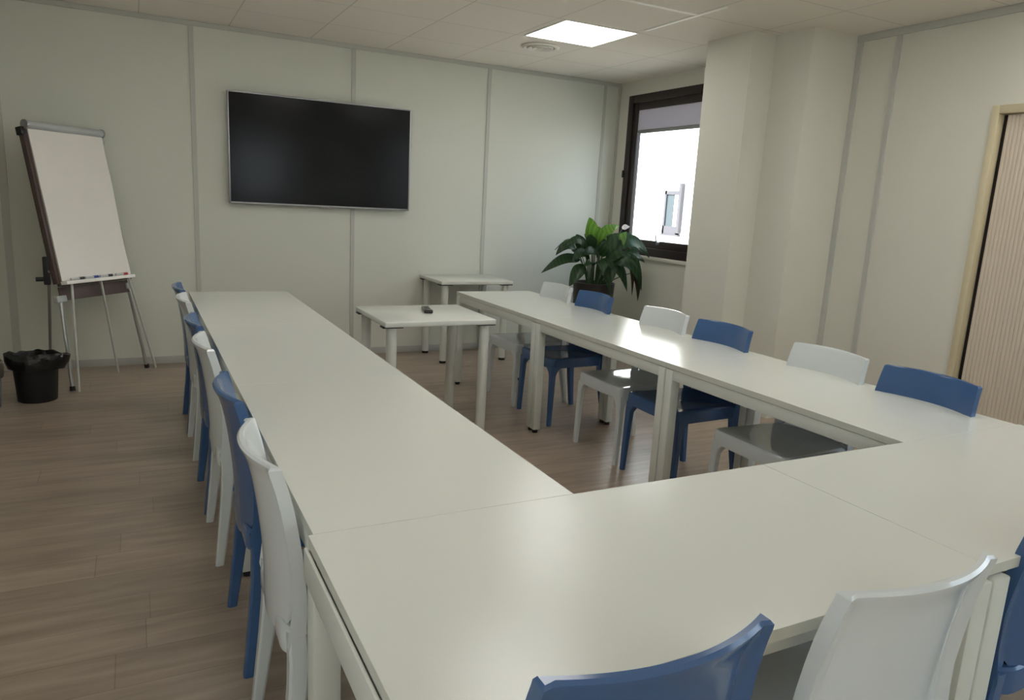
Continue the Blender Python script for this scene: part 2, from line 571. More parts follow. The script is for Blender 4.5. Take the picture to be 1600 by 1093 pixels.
plain_window('added_window_right', (XR, (RY0 + RY1) / 2, WZ0), PI / 2, RY1 - RY0, WZ1 - WZ0, 1)  # unseen window, added to bring light in from the right

# ------------------------------------------------------------------ outside
bld = thing('neighbouring_building', 'sunlit white building across the way seen through the window', 'building', (16, 10, -4))
bm = bmesh.new()
add_box(bm, 0, 6, -14, 24, 0, 15)
obj('wall', bm, M['facade'], bld)
# window of that building: frame with an open sash and a raised side shutter
bm = bmesh.new()
y0, y1, z0, z1 = 2.78, 3.62, 4.68, 6.10
add_box(bm, -.06, .02, y1 - .10, y1, z0, z1)
add_box(bm, -.06, .02, y0, y0 + .12, z0, z1)
add_box(bm, -.06, .02, y0, y1, z1 - .12, z1)
add_box(bm, -.06, .02, y0, y1, z0, z0 + .26)
add_box(bm, -.10, .02, y0 - .06, y1 + .04, z0 - .05, z0)
wf = obj('window', bm, M['ext_frame'], bld)
box('pane', -.02, -.005, y0 + .38, y1 - .1, z0 + .26, z1 - .12, M['ext_glass'], wf)
box('shutter', -.14, -.02, y0 - .10, y0 + .02, z0 + .05, z1 + .24, M['ext_frame'], wf)
g = box('ground', -30, 60, -40, 40, -4.2, -4.0, M['ground'])
g['kind'] = 'structure'

# ------------------------------------------------------------------ ceiling fittings
def ceiling_light(x, y, label):
    t = thing('ceiling_light', label, 'ceiling light', (x, y, H_CEIL))
    bm = bmesh.new()
    for a in ((-.305, -.293, -.305, .305), (.293, .305, -.305, .305), (-.293, .293, -.305, -.293), (-.293, .293, .293, .305)):
        add_box(bm, a[0], a[1], a[2], a[3], -.006, -.0005)
    obj('light_frame', bm, M['tbar'], t)
    box('diffuser', -.293, .293, -.293, .293, -.005, -.001, M['diffuser'], t)
    return t
ceiling_light(2.945, -1.60, 'square white light panel glowing in the tiled ceiling near the window')
ceiling_light(2.945, -4.12, 'added unseen square light panel in the ceiling above the right table row')  # out-of-view panel added to light the right tables
ceiling_light(.425, -2.23, 'added unseen square light panel in the ceiling above the left table row')  # unseen panel, put in to brighten the far left
ceiling_light(.425, -4.75, 'added unseen square light panel in the ceiling above the near left corner of the tables')  # unseen, added to light the near left corner
ceiling_light(1.685, -3.49, 'added unseen square light panel in the ceiling above the middle of the u-shaped tables')  # extra unseen panel, added so that each can stay dimmer
ceiling_light(4.12, -4.75, 'added unseen square light panel in the ceiling in front of the tambour cupboard')  # added out of view for light on the right side

vt = thing('ceiling_vent', 'round white air vent in the ceiling beside the light panel', 'air vent', (2.935, -1.02, H_CEIL))
bm = bmesh.new()
add_lathe(bm, [(.0, -.002), (.155, -.002), (.155, -.008), (.135, -.016), (.118, -.012), (.112, -.004), (0, -.004)], seg=48)
obj('vent_ring', bm, M['vent'], vt)
for k, (ra, rb) in enumerate(((.070, .100), (.036, .060))):
    bm = bmesh.new()
    add_lathe(bm, [(rb, -.005), (rb + .006, -.016), (rb, -.020), (ra, -.010), (ra, -.005)], seg=40)
    obj('vent_cone', bm, M['vent'], vt)
bm = bmesh.new()
add_lathe(bm, [(0, -.004), (.024, -.005), (.026, -.018), (0, -.020)], seg=24)
obj('vent_hub', bm, M['vent'], vt)

# ------------------------------------------------------------------ tables
def bench_table(name, label, x0, x1, y0, y1, group, inner=None, gap=.0004, legw=(.05, .05), loc_leg=None, ey=.006):
    """x0..x1, y0..y1 top outline; long axis found from the outline"""
    cx, cy = (x0 + x1) / 2, (y0 + y1) / 2
    t = thing(name, label, 'table', (cx, cy, 0), 0, group)
    hx, hy = (x1 - x0) / 2 - gap, (y1 - y0) / 2 - gap
    bm = bmesh.new()
    add_box(bm, -hx, hx, -hy, hy, .715, .74, .0006, 1)
    for f in bm.faces:
        f.material_index = 1 if abs(f.normal.z) < .5 else 0
    bm.normal_update()
    for f in bm.faces:
        f.material_index = 1 if abs(f.normal.z) < .5 else 0
    obj('tabletop', bm, [M['table'], M['edge']], t)
    lx, ly = legw
    lx0, lx1, ly0, ly1 = loc_leg if loc_leg else (-hx - .012, hx + .012, -hy + .003, hy - .003)
    for sx in (0, 1):
        for sy in (0, 1):
            a0 = lx0 if sx == 0 else lx1 - lx
            b0 = ly0 if sy == 0 else ly1 - ly
            bm = bmesh.new()
            add_box(bm, a0, a0 + lx, b0, b0 + ly, .022, .712, .006, 2)
            lg = obj('leg', bm, M['leg'], t)
            bm = bmesh.new()
            add_tube(bm, [(a0 + lx / 2, b0 + ly / 2, 0.0), (a0 + lx / 2, b0 + ly / 2, .022)], .018, 14)
            ft = obj('foot', bm, M['black'], lg)
            ft['label'] = 'black levelling foot'
    # aprons between the legs, set back under the top
    e = .006
    for s in (-1, 1):
        bm = bmesh.new()
        if s < 0:
            add_box(bm, lx0 + e, lx0 + e + .025, ly0 + ly, ly1 - ly, .662, .713, .002)
        else:
            add_box(bm, lx1 - e - .025, lx1 - e, ly0 + ly, ly1 - ly, .662, .713, .002)
        obj('apron', bm, M['leg'], t)
        bm = bmesh.new()
        if s < 0:
            add_box(bm, lx0 + lx, lx1 - lx, ly0 + ey, ly0 + ey + .025, .662, .713, .002)
        else:
            add_box(bm, lx0 + lx, lx1 - lx, ly1 - ey - .025, ly1 - ey, .662, .713, .002)
        obj('apron', bm, M['leg'], t)
    # corner plates with screws under the top
    for sx in (-1, 1):
        for sy in (-1, 1):
            ax = (lx0 + lx + .002) if sx < 0 else (lx1 - lx - .052)
            ay = (ly0 + ly + .002) if sy < 0 else (ly1 - ly - .062)
            bm = bmesh.new()
            add_box(bm, ax, ax + .05, ay, ay + .06, .706, .7145, .001)
            add_tube(bm, [(ax + .025, ay + .03, .700), (ax + .025, ay + .03, .707)], .009, 10)
            obj('corner_plate', bm, M['leg'], t)
    return t

LI, LO, RI, RO = .921, .279, 2.193, 2.838
YS, CF = -5.045, -5.689
G = 'white tables of the u-shaped conference layout'
ls = [-1.150, -2.500, -3.750, YS]
names_l = ['white table at the far end of the left row, nearest the back wall',
           'white table in the middle of the left row, between two others',
           'white table of the left row that joins the crosswise tables, beside the nearest white chair']
for k in range(3):
    bench_table('conference_table', names_l[k], LO, LI, ls[k + 1], ls[k], G, loc_leg=(-.323, .319, -(ls[k] - ls[k + 1]) / 2 + .003, (ls[k] - ls[k + 1]) / 2 - .003))
rs = [-1.245, -2.535, -3.820, YS]
names_r = ['white table of the right row nearest the plant and window',
           'white table of the right row catching the bright window reflection',
           'white table of the right row next to the tambour cupboard, joining the crosswise tables']
for k in range(3):
    h = (rs[k] - rs[k + 1]) / 2
    bench_table('conference_table', names_r[k], RI, RO, rs[k + 1], rs[k], G, loc_leg=(-.324, .285, -h + .003, h - .003))
SX = 1.563
tl_ = bench_table('conference_table', 'white crosswise table at the near left corner, in front of the blue and white chairs', .268, SX, CF, YS, G,
            legw=(.06, .05), loc_leg=(-.6475, .6445, -.337, .319), ey=.05, gap=.001)
bm = bmesh.new()
add_box(bm, -.6560, -.6478, -.337, .322, .642, .714, .0025)
obj('side_rail', bm, M['leg'], tl_)
bench_table('conference_table', 'white crosswise table at the right edge of the photo, beyond the thin seam', SX, RO + .012, CF, YS, G,
            legw=(.06, .05), loc_leg=(-.6405, .6475, -.337, .319), ey=.05, gap=.001)

def round_leg_table(label, cx, cy, w, d):
    t = thing('side_table', label, 'table', (cx, cy, 0), 0, 'small white square tables with round legs')
    bm = bmesh.new()
    add_box(bm, -w / 2, w / 2, -d / 2, d / 2, .708, .74, .006, 3)
    obj('tabletop', bm, M['table'], t)
    for sx in (-1, 1):
        for sy in (-1, 1):
            x, y = sx * (w / 2 - .055), sy * (d / 2 - .055)
            bm = bmesh.new()
            add_tube(bm, [(x, y, .022), (x, y, .700)], .031, 24)
            lg = obj('leg', bm, M['leg'], t)
            bm = bmesh.new()
            add_tube(bm, [(x, y, 0), (x, y, .022)], .030, 20)
            o = obj('foot', bm, M['black'], lg)
            o['label'] = 'black round foot'
            bm = bmesh.new()
            add_box(bm, x - .04 - .02, x + .04 + .02, y - .035, y + .035, .700, .708, .001)
            o = obj('mounting_plate', bm, M['black'], lg)
            o['label'] = 'dark mounting plate'
    return t
round_leg_table('small white square table with round legs carrying the remote control', 1.565, -2.225, .70, .63)
round_leg_table('small white square table with round legs pushed against the back wall', 2.68, -.300, .70, .56)

# remote control lying on the small table
rc = thing('remote_control', 'small grey and black remote control lying on the small white table', 'remote control', (1.603, -2.165, .7405), math.radians(-14))
bm = bmesh.new()
add_box(bm, -.026, .026, -.09, .09, 0, .020, .006, 3)
obj('body', bm, M['remote_b'], rc)
bm = bmesh.new()
add_box(bm, -.027, .027, -.103, -.084, 0.001, .022, .005, 3)
o = obj('end_cap', bm, M['remote_d'], rc)
o['label'] = 'black end'
bm = bmesh.new()
for i in range(6):
    for j in range(3):
        add_box(bm, -.016 + j * .012, -.008 + j * .012, -.05 + i * .02, -.042 + i * .02, .0195, .0215, .0008, 1)
obj('button_pad', bm, M['remote_d'], rc)

# ------------------------------------------------------------------ chairs
def lerp_tab(tab, v):
    if v <= tab[0][0]:
        return tab[0][1]
    for (a, b), (c, d) in zip(tab, tab[1:]):
        if v <= c:
            s = (v - a) / (c - a)
            return b + (d - b) * s
    return tab[-1][1]
YB = [(0, -.232), (.15, -.203), (.30, -.180), (.40, -.168), (.50, -.160), (.58, -.163), (.66, -.172), (.74, -.184), (.80, -.197), (.86, -.216)]
def smooth_tab(v):
    return (lerp_tab(YB, v - .02) + lerp_tab(YB, v) + lerp_tab(YB, v + .02)) / 3

def rounded_outline(hwf, hwr, yf, yr, r, rr=.06, n=6):
    pts = []
    cs = [((hwf - r), (yf - r), 0), (-(hwf - r), (yf - r), 90), (-(hwr - rr), (yr + rr), 180), ((hwr - rr), (yr + rr), 270)]
    for cx, cy, a0 in cs:
        q = r if a0 < 180 else rr
        for k in range(n):
            a = math.radians(a0 + 90 * k / (n - 1))
            pts.append((cx + q * math.cos(a), cy + q * math.sin(a)))
    # subdivide straight spans for the dish
    out = []
    N = len(pts)
    for i in range(N):
        p, q = pts[i], pts[(i + 1) % N]
        d = math.hypot(p[0] - q[0], p[1] - q[1])
        k = max(1, int(d / .05))
        for j in range(k):
            out.append((p[0] + (q[0] - p[0]) * j / k, p[1] + (q[1] - p[1]) * j / k))
    return out

def seat_bm():
    bm = bmesh.new()
    o = rounded_outline(.222, .205, .225, -.212, .028)
    cy = .02
    def ring(s, off, z, dish=0.0):
        r = []
        for x, y in o:
            L = math.hypot(x, y - cy)
            k = s - off / max(L, .01)
            X, Y = x * k, cy + (y - cy) * k
            zz = z
            if dish:
                zz -= dish * (1 - (X / .21) ** 2) * (1 - .6 * max(0, Y / .2))
            # front edge dips slightly in the middle
            zz -= .006 * max(0, (Y - .15) / .07) * (1 - (X / .22) ** 2)
            r.append((X, Y, zz))
        return r
    rings = [ring(0.05, 0, .434, .012), ring(.5, 0, .434, .012), ring(.9, 0, .436, .008), ring(1, .014, .430), ring(1, .012, .392), ring(1, .002, .390),
             ring(1, 0, .400), ring(1, 0, .440), ring(1, .003, .449), ring(1, .010, .4545), ring(.9, 0, .4555, .002), ring(.75, 0, .4555, .007),
             ring(.5, 0, .4555, .011), ring(.25, 0, .4555, .012), ring(.05, 0, .4555, .012)]
    add_loft(bm, rings)
    return bm

def back_bm():
    bm = bmesh.new()
    N = 21
    rings = []
    zs = [.395, .43, .46, .50, .55, .60, .65, .70, .75, .79, .82, .838, .848, .854]
    for z in zs:
        w = lerp_tab([(.39, .204), (.43, .2105), (.5, .212), (.62, .211), (.74, .205), (.86, .197)], z)
        sag = lerp_tab([(.39, .040), (.45, .048), (.52, .052), (.62, .052), (.74, .050), (.86, .048)], z)
        y0 = smooth_tab(z)
        front, back = [], []
        top = max(0.0, (z - .815) / .04)
        ins = .004 if z > .85 else 0
        for i in range(N):
            u = -1 + 2 * i / (N - 1)
            u = math.copysign(abs(u) ** .85, u)
            yf = y0 - sag * (1 - u * u)
            e = max(0.0, (abs(u) - .86) / .14)
            e = e * e * (3 - 2 * e)
            t = .009 + .020 * e
            if .42 < z < .60:
                t += .010 * e * (.60 - z) / .15
            if top > 0:
                t = max(t, .009 + .009 * min(1, top * 1.5))
            if z > .85:
                t -= .006
            # slight downward bow of the top edge at the middle
            zz = z
            au = abs(u)
            zb = .398 + .075 * (min(au, .84) / .84) ** 3 if au < .84 else .473 - .078 * min(1, (au - .84) / .08)
            zz = zb + (z - .395) / (.854 - .395) * (.854 - zb)
            if z > .8:
                zz = zz + .004 * (1 - u * u) * min(1, (z - .8) / .04)
            front.append((u * (w - ins), yf - ins * .7, zz))
            back.append((u * (w - ins), yf - t, zz))
        rings.append(front + back[::-1])
    add_loft(bm, rings)
    return bm

def leg_bm(sx, front):
    bm = bmesh.new()
    rings = []
    def sq(x0, x1, y0, y1, z, r=.006):
        return [(x0 + r, y0, z), (x1 - r, y0, z), (x1, y0 + r, z), (x1, y1 - r, z), (x1 - r, y1, z), (x0 + r, y1, z), (x0, y1 - r, z), (x0, y0 + r, z)]
    if front:
        tab = [(0, .028, .028, .228), (.10, .031, .031, .2275), (.25, .036, .035, .226), (.34, .040, .038, .2245), (.365, .050, .048, .2235), (.385, .070, .066, .222), (.40, .095, .09, .2212)]
        for z, wx, wy, xo in tab:
            yo = .224 - (.0) + (.006 * (1 - z / .4))
            a, b = (xo - wx, xo)
            if sx < 0:
                a, b = -b, -a
            rings.append(sq(a, b, yo - wy, yo, z))
    else:
        tab = [(0, .031, .031, .226), (.10, .035, .036, .224), (.22, .039, .041, .220), (.32, .042, .045, .2165), (.38, .044, .047, .2135), (.42, .044, .046, .212), (.445, .042, .045, .211)]
        for z, wx, wy, xo in tab:
            yo = smooth_tab(z) if z > .02 else -.208
            yo = lerp_tab([(0, -.202), (.12, -.184), (.22, -.170), (.32, -.158), (.38, -.154), (.445, -.158)], z)
            a, b = (xo - wx, xo)
            if sx < 0:
                a, b = -b, -a
            rings.append(sq(a, b, yo - wy, yo, z))
    add_loft(bm, rings)
    return bm

def make_chair(m, label, group):
    t = thing('plastic_chair', label, 'chair', (0, 0, 0), 0, group)
    obj('seat', seat_bm(), m, t, 30)
    obj('backrest', back_bm(), m, t, 30)
    for s in (-1, 1):
        obj('leg', leg_bm(s, True), m, t, 30)
        obj('leg', leg_bm(s, False), m, t, 30)
    return t
GW, GB = 'white moulded plastic chairs around the tables', 'blue moulded plastic chairs around the tables'
protoW = make_chair(M['white_pl'], '', GW)
protoB = make_chair(M['blue_pl'], '', GB)
used = {'W': False, 'B': False}
R90 = PI / 2
chairs = [
    # left row, backs to the left, far to near
    ('B', .430, -1.735, -R90, 'blue plastic chair at the far end of the left row, nearest the flip chart'),
    ('W', .430, -2.215, -R90, 'white chair second from the back wall in the left row, between two blue ones'),
    ('B', .430, -2.945, -R90, 'third chair of the left row from the back wall, blue, between two white chairs'),
    ('W', .430, -3.450, -R90, 'fourth chair of the left row from the back wall, white, behind a blue chair'),
    ('B', .440, -4.190, -R90, 'fifth chair of the left row, blue, directly behind the nearest white one'),
    ('W', .447, -4.740, -R90, 'white chair nearest the camera in the left row, full back and rear legs visible'),
    # right row, backs to the window wall, far to near
    ('W', 2.575, -1.760, R90, 'white plastic chair at the far end of the right row, beside the potted plant'),
    ('B', 2.585, -2.262, R90, 'blue plastic chair in front of the potted plant, in the right row'),
    ('W', 2.585, -3.030, R90, 'white plastic chair of the right row with the blue window glint on its seat'),
    ('B', 2.585, -3.530, R90, 'blue plastic chair in the middle of the right row, in front of the pillar'),
    ('W', 2.580, -4.225, R90, 'white plastic chair of the right row in front of the grey wall strips'),
    ('B', 2.570, -4.720, R90, 'blue plastic chair of the right row in front of the tambour cupboard'),
    # near row, backs to the camera
    ('B', .600, -5.560, 0, 'blue plastic chair with its back to the camera at the bottom centre'),
    ('W', 1.165, -5.560, 0, 'white plastic chair with its back to the camera at the crosswise tables'),
    ('B', 1.885, -5.490, 0, 'blue plastic chair cut off by the bottom right corner of the photo'),
]
for c, x, y, rz, lab in chairs:
    pr = protoW if c == 'W' else protoB
    o = pr if not used[c] else copy_tree(pr)
    used[c] = True
    o.location = (x, y, 0)
    o.rotation_euler = (0, 0, rz)
    o['label'] = lab

# ------------------------------------------------------------------ television
tv = thing('television', 'large flat black television with thin silver bezel on the back wall', 'television', (1.431, -.008, 1.757))
bm = bmesh.new()
add_box(bm, -.35, .35, -.018, .0, -.20, .20, .003)
obj('wall_bracket', bm, M['black'], tv)
bm = bmesh.new()
add_box(bm, -.752, .752, -.050, -.018, -.430, .430, .006)
o = obj('casing', bm, M['black'], tv)
bm = bmesh.new()
w, h, e = .762, .438, .011
add_box(bm, -w, -w + e, -.062, -.030, -h, h, .002)
add_box(bm, w - e, w, -.062, -.030, -h, h, .002)
add_box(bm, -w + e, w - e, -.062, -.030, -h, -h + e * 1.2, .002)
add_box(bm, -w + e, w - e, -.062, -.030, h - e, h, .002)
o = obj('bezel', bm, M['silver'], tv)
o['label'] = 'thin silver bezel'
box('screen', -w + e, w - e, -.057, -.0505, -h + e * 1.2, h - e, M['screen'], tv)
bm = bmesh.new()
add_box(bm, -.03, .03, -.060, -.040, -h - .008, -h + .001, .002)
obj('sensor_bump', bm, M['silver'], tv)

# ------------------------------------------------------------------ tambour cupboard
cb = thing('tambour_cupboard', 'tall cupboard with ribbed beige tambour door and cream frame in the right wall', 'cupboard', (XR, (CY0 + CY1) / 2, 0))
hw = (CY1 - CY0) / 2 - .001
bm = bmesh.new()
add_box(bm, -.012, .45, hw - .043, hw, 0, CZ1, .003)
add_box(bm, -.012, .45, -hw, -hw + .043, 0, CZ1, .003)
add_box(bm, -.012, .45, -hw + .043, hw - .043, CZ1 - .048, CZ1, .003)
add_box(bm, -.012, .45, -hw + .043, hw - .043, 0, .06, .003)
add_box(bm, .43, .45, -hw + .043, hw - .043, .06, CZ1 - .048)
obj('carcass', bm, M['cream'], cb)
def tambour(ya, yb):
    bm = bmesh.new()
    pitch = .0225
    n = int((yb - ya) / pitch)
    prof = []
    for i in range(n):
        y = ya + i * pitch
        prof += [(y, .031), (y + .0025, .0275), (y + .006, .026), (y + pitch - .006, .026), (y + pitch - .0025, .0275)]
    prof.append((ya + n * pitch, .031))
    front = [(x, y) for y, x in prof]
    za, zb = .062, CZ1 - .052
    lo = [bm.verts.new((x, y, za)) for x, y in front]
    hi = [bm.verts.new((x, y, zb)) for x, y in front]
    for i in range(len(front) - 1):
        bm.faces.new((lo[i], lo[i + 1], hi[i + 1], hi[i]))
    b0, b1 = bm.verts.new((.045, front[0][1], za)), bm.verts.new((.045, front[-1][1], za))
    c0, c1 = bm.verts.new((.045, front[0][1], zb)), bm.verts.new((.045, front[-1][1], zb))
    bm.faces.new((b0, b1, c1, c0))
    bm.faces.new(lo + [b1, b0])
    bm.faces.new(hi + [c1, c0])
    bm.faces.new((lo[0], hi[0], c0, b0))
    bm.faces.new((lo[-1], hi[-1], c1, b1))
    return bm
obj('tambour_door', tambour(.006, hw - .056), M['tambour'], cb, 25)
obj('tambour_door', tambour(-hw + .056, -.006), M['tambour'], cb, 25)
box('gap_shade_sheet', .046, .06, -hw + .045, hw - .045, .062, CZ1 - .052, M['dark'], cb)  # dark sheet put in as the shade of the gaps around the doors

# ------------------------------------------------------------------ flip chart
AZ, TI = .829, .195
U = Vector((math.cos(AZ), math.sin(AZ), 0))
Nn = Vector((-math.sin(AZ), math.cos(AZ), 0))            # away from the viewer
V = Vector((0, 0, 1)) * math.cos(TI) + Nn * math.sin(TI)
W_ = U.cross(V)                                           # out of the sheet, to the viewer
if W_.dot(Nn) > 0:
    W_ = -W_
O = Vector((-.482, -.690, .742))
BW, BH = .612, 1.045
base = Vector((-.25, -.45, 0))
fc = thing('flip_chart', 'flip chart easel with blank white paper pad beside the black bin', 'flip chart', base)
def fp(u, v, w):
    return O + U * u + V * v + W_ * w - base
def slab(name, u0, u1, v0, v1, w0, w1, m, parent, bevel=.002):
    bm = bmesh.new()
    add_box(bm, u0, u1, v0, v1, w0, w1, bevel)
    for vtx in bm.verts:
        vtx.co = fp(vtx.co.x, vtx.co.y, vtx.co.z)
    return obj(name, bm, m, parent)
slab('board', -.012, BW + .012, -.02, BH - .005, -.032, -.006, M['brownboard'], fc, .003)
# paper pad: gently wavy sheet stack
bm = bmesh.new()
nu, nv = 24, 36
def pad_h(u, v):
    return .0025 * math.sin(7 * u + 4 * v) + .003 * math.sin(11 * v - 9 * u) * (u / BW) + .0015 * math.sin(23 * u + 17 * v)
topv = [[bm.verts.new(fp(BW * i / nu, .015 + (BH - .03) * j / nv, .004 + pad_h(BW * i / nu, BH * j / nv) * (1 - j / nv * .6))) for i in range(nu + 1)] for j in range(nv + 1)]
botv = [[bm.verts.new(fp(BW * i / nu, .015 + (BH - .03) * j / nv, -.005)) for i in range(nu + 1)] for j in (0, nv)]
for j in range(nv):
    for i in range(nu):
        bm.faces.new((topv[j][i], topv[j][i + 1], topv[j + 1][i + 1], topv[j + 1][i]))
for i in range(nu):
    bm.faces.new((botv[0][i], botv[0][i + 1], topv[0][i + 1], topv[0][i]))
    bm.faces.new((botv[1][i], botv[1][i + 1], topv[nv][i + 1], topv[nv][i]))
bm.faces.new([botv[0][0]] + [topv[j][0] for j in range(nv + 1)] + [botv[1][0]])
bm.faces.new([botv[0][nu]] + [topv[j][nu] for j in range(nv + 1)] + [botv[1][nu]])
obj('paper_pad', bm, M['paper'], fc, 60)
# clamp bar at the top
bm = bmesh.new()
add_tube(bm, [fp(-.015, BH + .012, .004), fp(BW + .005, BH + .012, .004)], .027, 20)
cl = obj('clamp_bar', bm, M['clamp'], fc)
for uu in (-.022, BW + .0):
    bm = bmesh.new()
    add_tube(bm, [fp(uu, BH + .012, .004), fp(uu + .010, BH + .012, .004)], .031, 20)
    obj('clamp_end', bm, M['silver'], cl)
slab('corner_cap', -.045, -.008, BH - .055, BH - .002, -.052, -.004, M['black'], fc, .004)
slab('corner_cap', BW + .006, BW + .03, BH - .055, BH - .002, -.042, -.006, M['clamp'], fc, .004)
slab('side_rail', -.030, -.012, .0, BH - .05, -.048, -.008, M['brownboard'], fc, .003)
slab('pen_tray', -.005, BW - .005, -.012, .012, -.006, .050, M['tbar'], fc, .003)
slab('cross_plate', .00, BW + .0, -.115, -.022, -.050, -.036, M['brownboard'], fc, .003)
slab('clamp_block', -.045, .035, -.125, -.080, -.060, -.022, M['clamp'], fc, .004)
slab('clamp_block', BW - .03, BW + .035, -.090, -.045, -.060, -.022, M['clamp'], fc, .004)
# telescopic front legs
def easel_leg(name, a, b, r, m, foot=None, seg=12):
    bm = bmesh.new()
    a, b = Vector(a), Vector(b)
    c = b + (a - b).normalized() * (.02 if foot else .0)
    add_tube(bm, [a - base, c - base], r, seg)
    lg = obj(name, bm, m, fc)
    if foot:
        bm = bmesh.new()
        add_tube(bm, [b - base, c - base + (c - b) * .5], [.019, .017], 14)
        f = obj('foot', bm, M['black'], lg)
        f['label'] = 'black rubber foot'
    return lg
tl = O + U * .0 + V * -.08 + W_ * -.04
tr_ = O + U * (BW - .005) + V * -.07 + W_ * -.04
fl = Vector((-.458, -.742, 0.002))
fr = Vector((.015, -.132, 0.002))
easel_leg('leg', tl, fl, .013, M['chrome'], True)
easel_leg('leg', tr_, fr, .013, M['chrome'], True)
rl_top = O + U * -.03 + V * .10 + W_ * -.055
easel_leg('rear_leg', rl_top, Vector((-0.611, -0.438, 0.0)), .010, M['silver'], True)
bm = bmesh.new()
k0 = O + U * -.035 + V * .06 + W_ * -.06
add_box(bm, -.02, .02, -.02, .02, -.09, .10, .006)
for vtx in bm.verts:
    vtx.co = vtx.co + k0 - base + Vector((-.012, .02, .03))
kk = obj('hinge_block', bm, M['black'], fc)
bm = bmesh.new()
add_tube(bm, [k0 - base + Vector((-.03, .0, -.02)), k0 - base + Vector((-.075, -.01, -.02))], .015, 12)
obj('knob', bm, M['black'], kk)
# three thin pale rods in front of the plate
for (u, fx, fy) in ((.055, -.418, -.785), (.305, -.185, -.250), (BW - .045, .078, -.150)):
    easel_leg('rod', O + U * u + V * -.01 + W_ * .022, Vector((fx, fy, 0.0)), .0085, M['rod'])

def marker(u, du, capm, label, w=.028):
    c = fp(u, .022, w) + base
    t = thing('marker_pen', label, 'pen', c, 0, 'marker pens on the flip chart tray')
    bm = bmesh.new()
    d = U * .055
    add_tube(bm, [-d, d * .25], .0085, 12)
    obj('barrel', bm, M['pen_white'], t)
    bm = bmesh.new()
    add_tube(bm, [d * .25, d], .0095, 12)
    obj('cap', bm, capm, t)
    return t
marker(.105, 0, M['pen_black'], 'black capped marker, leftmost on the flip chart tray')
marker(.225, 0, M['pen_blue'], 'blue capped marker, second from the left on the flip chart tray', .030)
marker(.355, 0, M['pen_black'], 'dark capped marker, third from the left on the flip chart tray')
marker(.500, 0, M['pen_red'], 'red capped marker at the right end of the flip chart tray')

# ------------------------------------------------------------------ waste bins
def waste_bin(x, y, rt, rb, h, mb, mg, label, flare, seed):
    rnd = random.Random(seed)
    t = thing('waste_bin', label, 'bin', (x, y, 0))
    bm = bmesh.new()
    add_lathe(bm, [(0, .003), (rb - .004, 0), (rb, .004), (rt, h), (rt + .006, h + .004), (rt - .003, h + .006), (rt - .006, h), (rb - .006, .010), (0, .010)], seg=48)
    obj('bucket', bm, mb, t)
    ph = [rnd.uniform(0, 6.28) for _ in range(6)]
    def wob(j, a):
        k = (0.0, .25, 1.0, 1.0, .7, .35, .3)[min(j, 6)]
        dr = (.014 * math.sin(2 * a + ph[0]) + .009 * math.sin(5 * a + ph[1]) + .004 * math.sin(11 * a + ph[2])) * k
        dz = (.012 * math.sin(a + ph[3]) + .008 * math.sin(3 * a + ph[4]) + .005 * math.sin(9 * a + ph[5])) * k
        dr += flare * max(0, math.cos(a + .15)) ** 6 * k
        return dr, dz
    bm = bmesh.new()
    zt = h + .012
    add_lathe(bm, [(rb * .8, .15), (rt - .020, h - .06), (rt + .004, zt + .004), (rt + .012, zt), (rt + .018, h - .035), (rt + .010, h - .085), (rt + .004, h - .080),
                   ], seg=96, wob=wob)
    obj('bin_bag', bm, mg, t, 70)
    return t
waste_bin(-.645, -.920, .134, .113, .300, M['bin'], M['bag'], 'round black waste bin lined with a black bag in front of the flip chart', .040, 3)
waste_bin(-.925, -1.06, .118, .095, .290, M['bin_grey'], M['bag_olive'], 'grey waste bin with brown liner, cut off by the left edge of the photo', .0, 5)

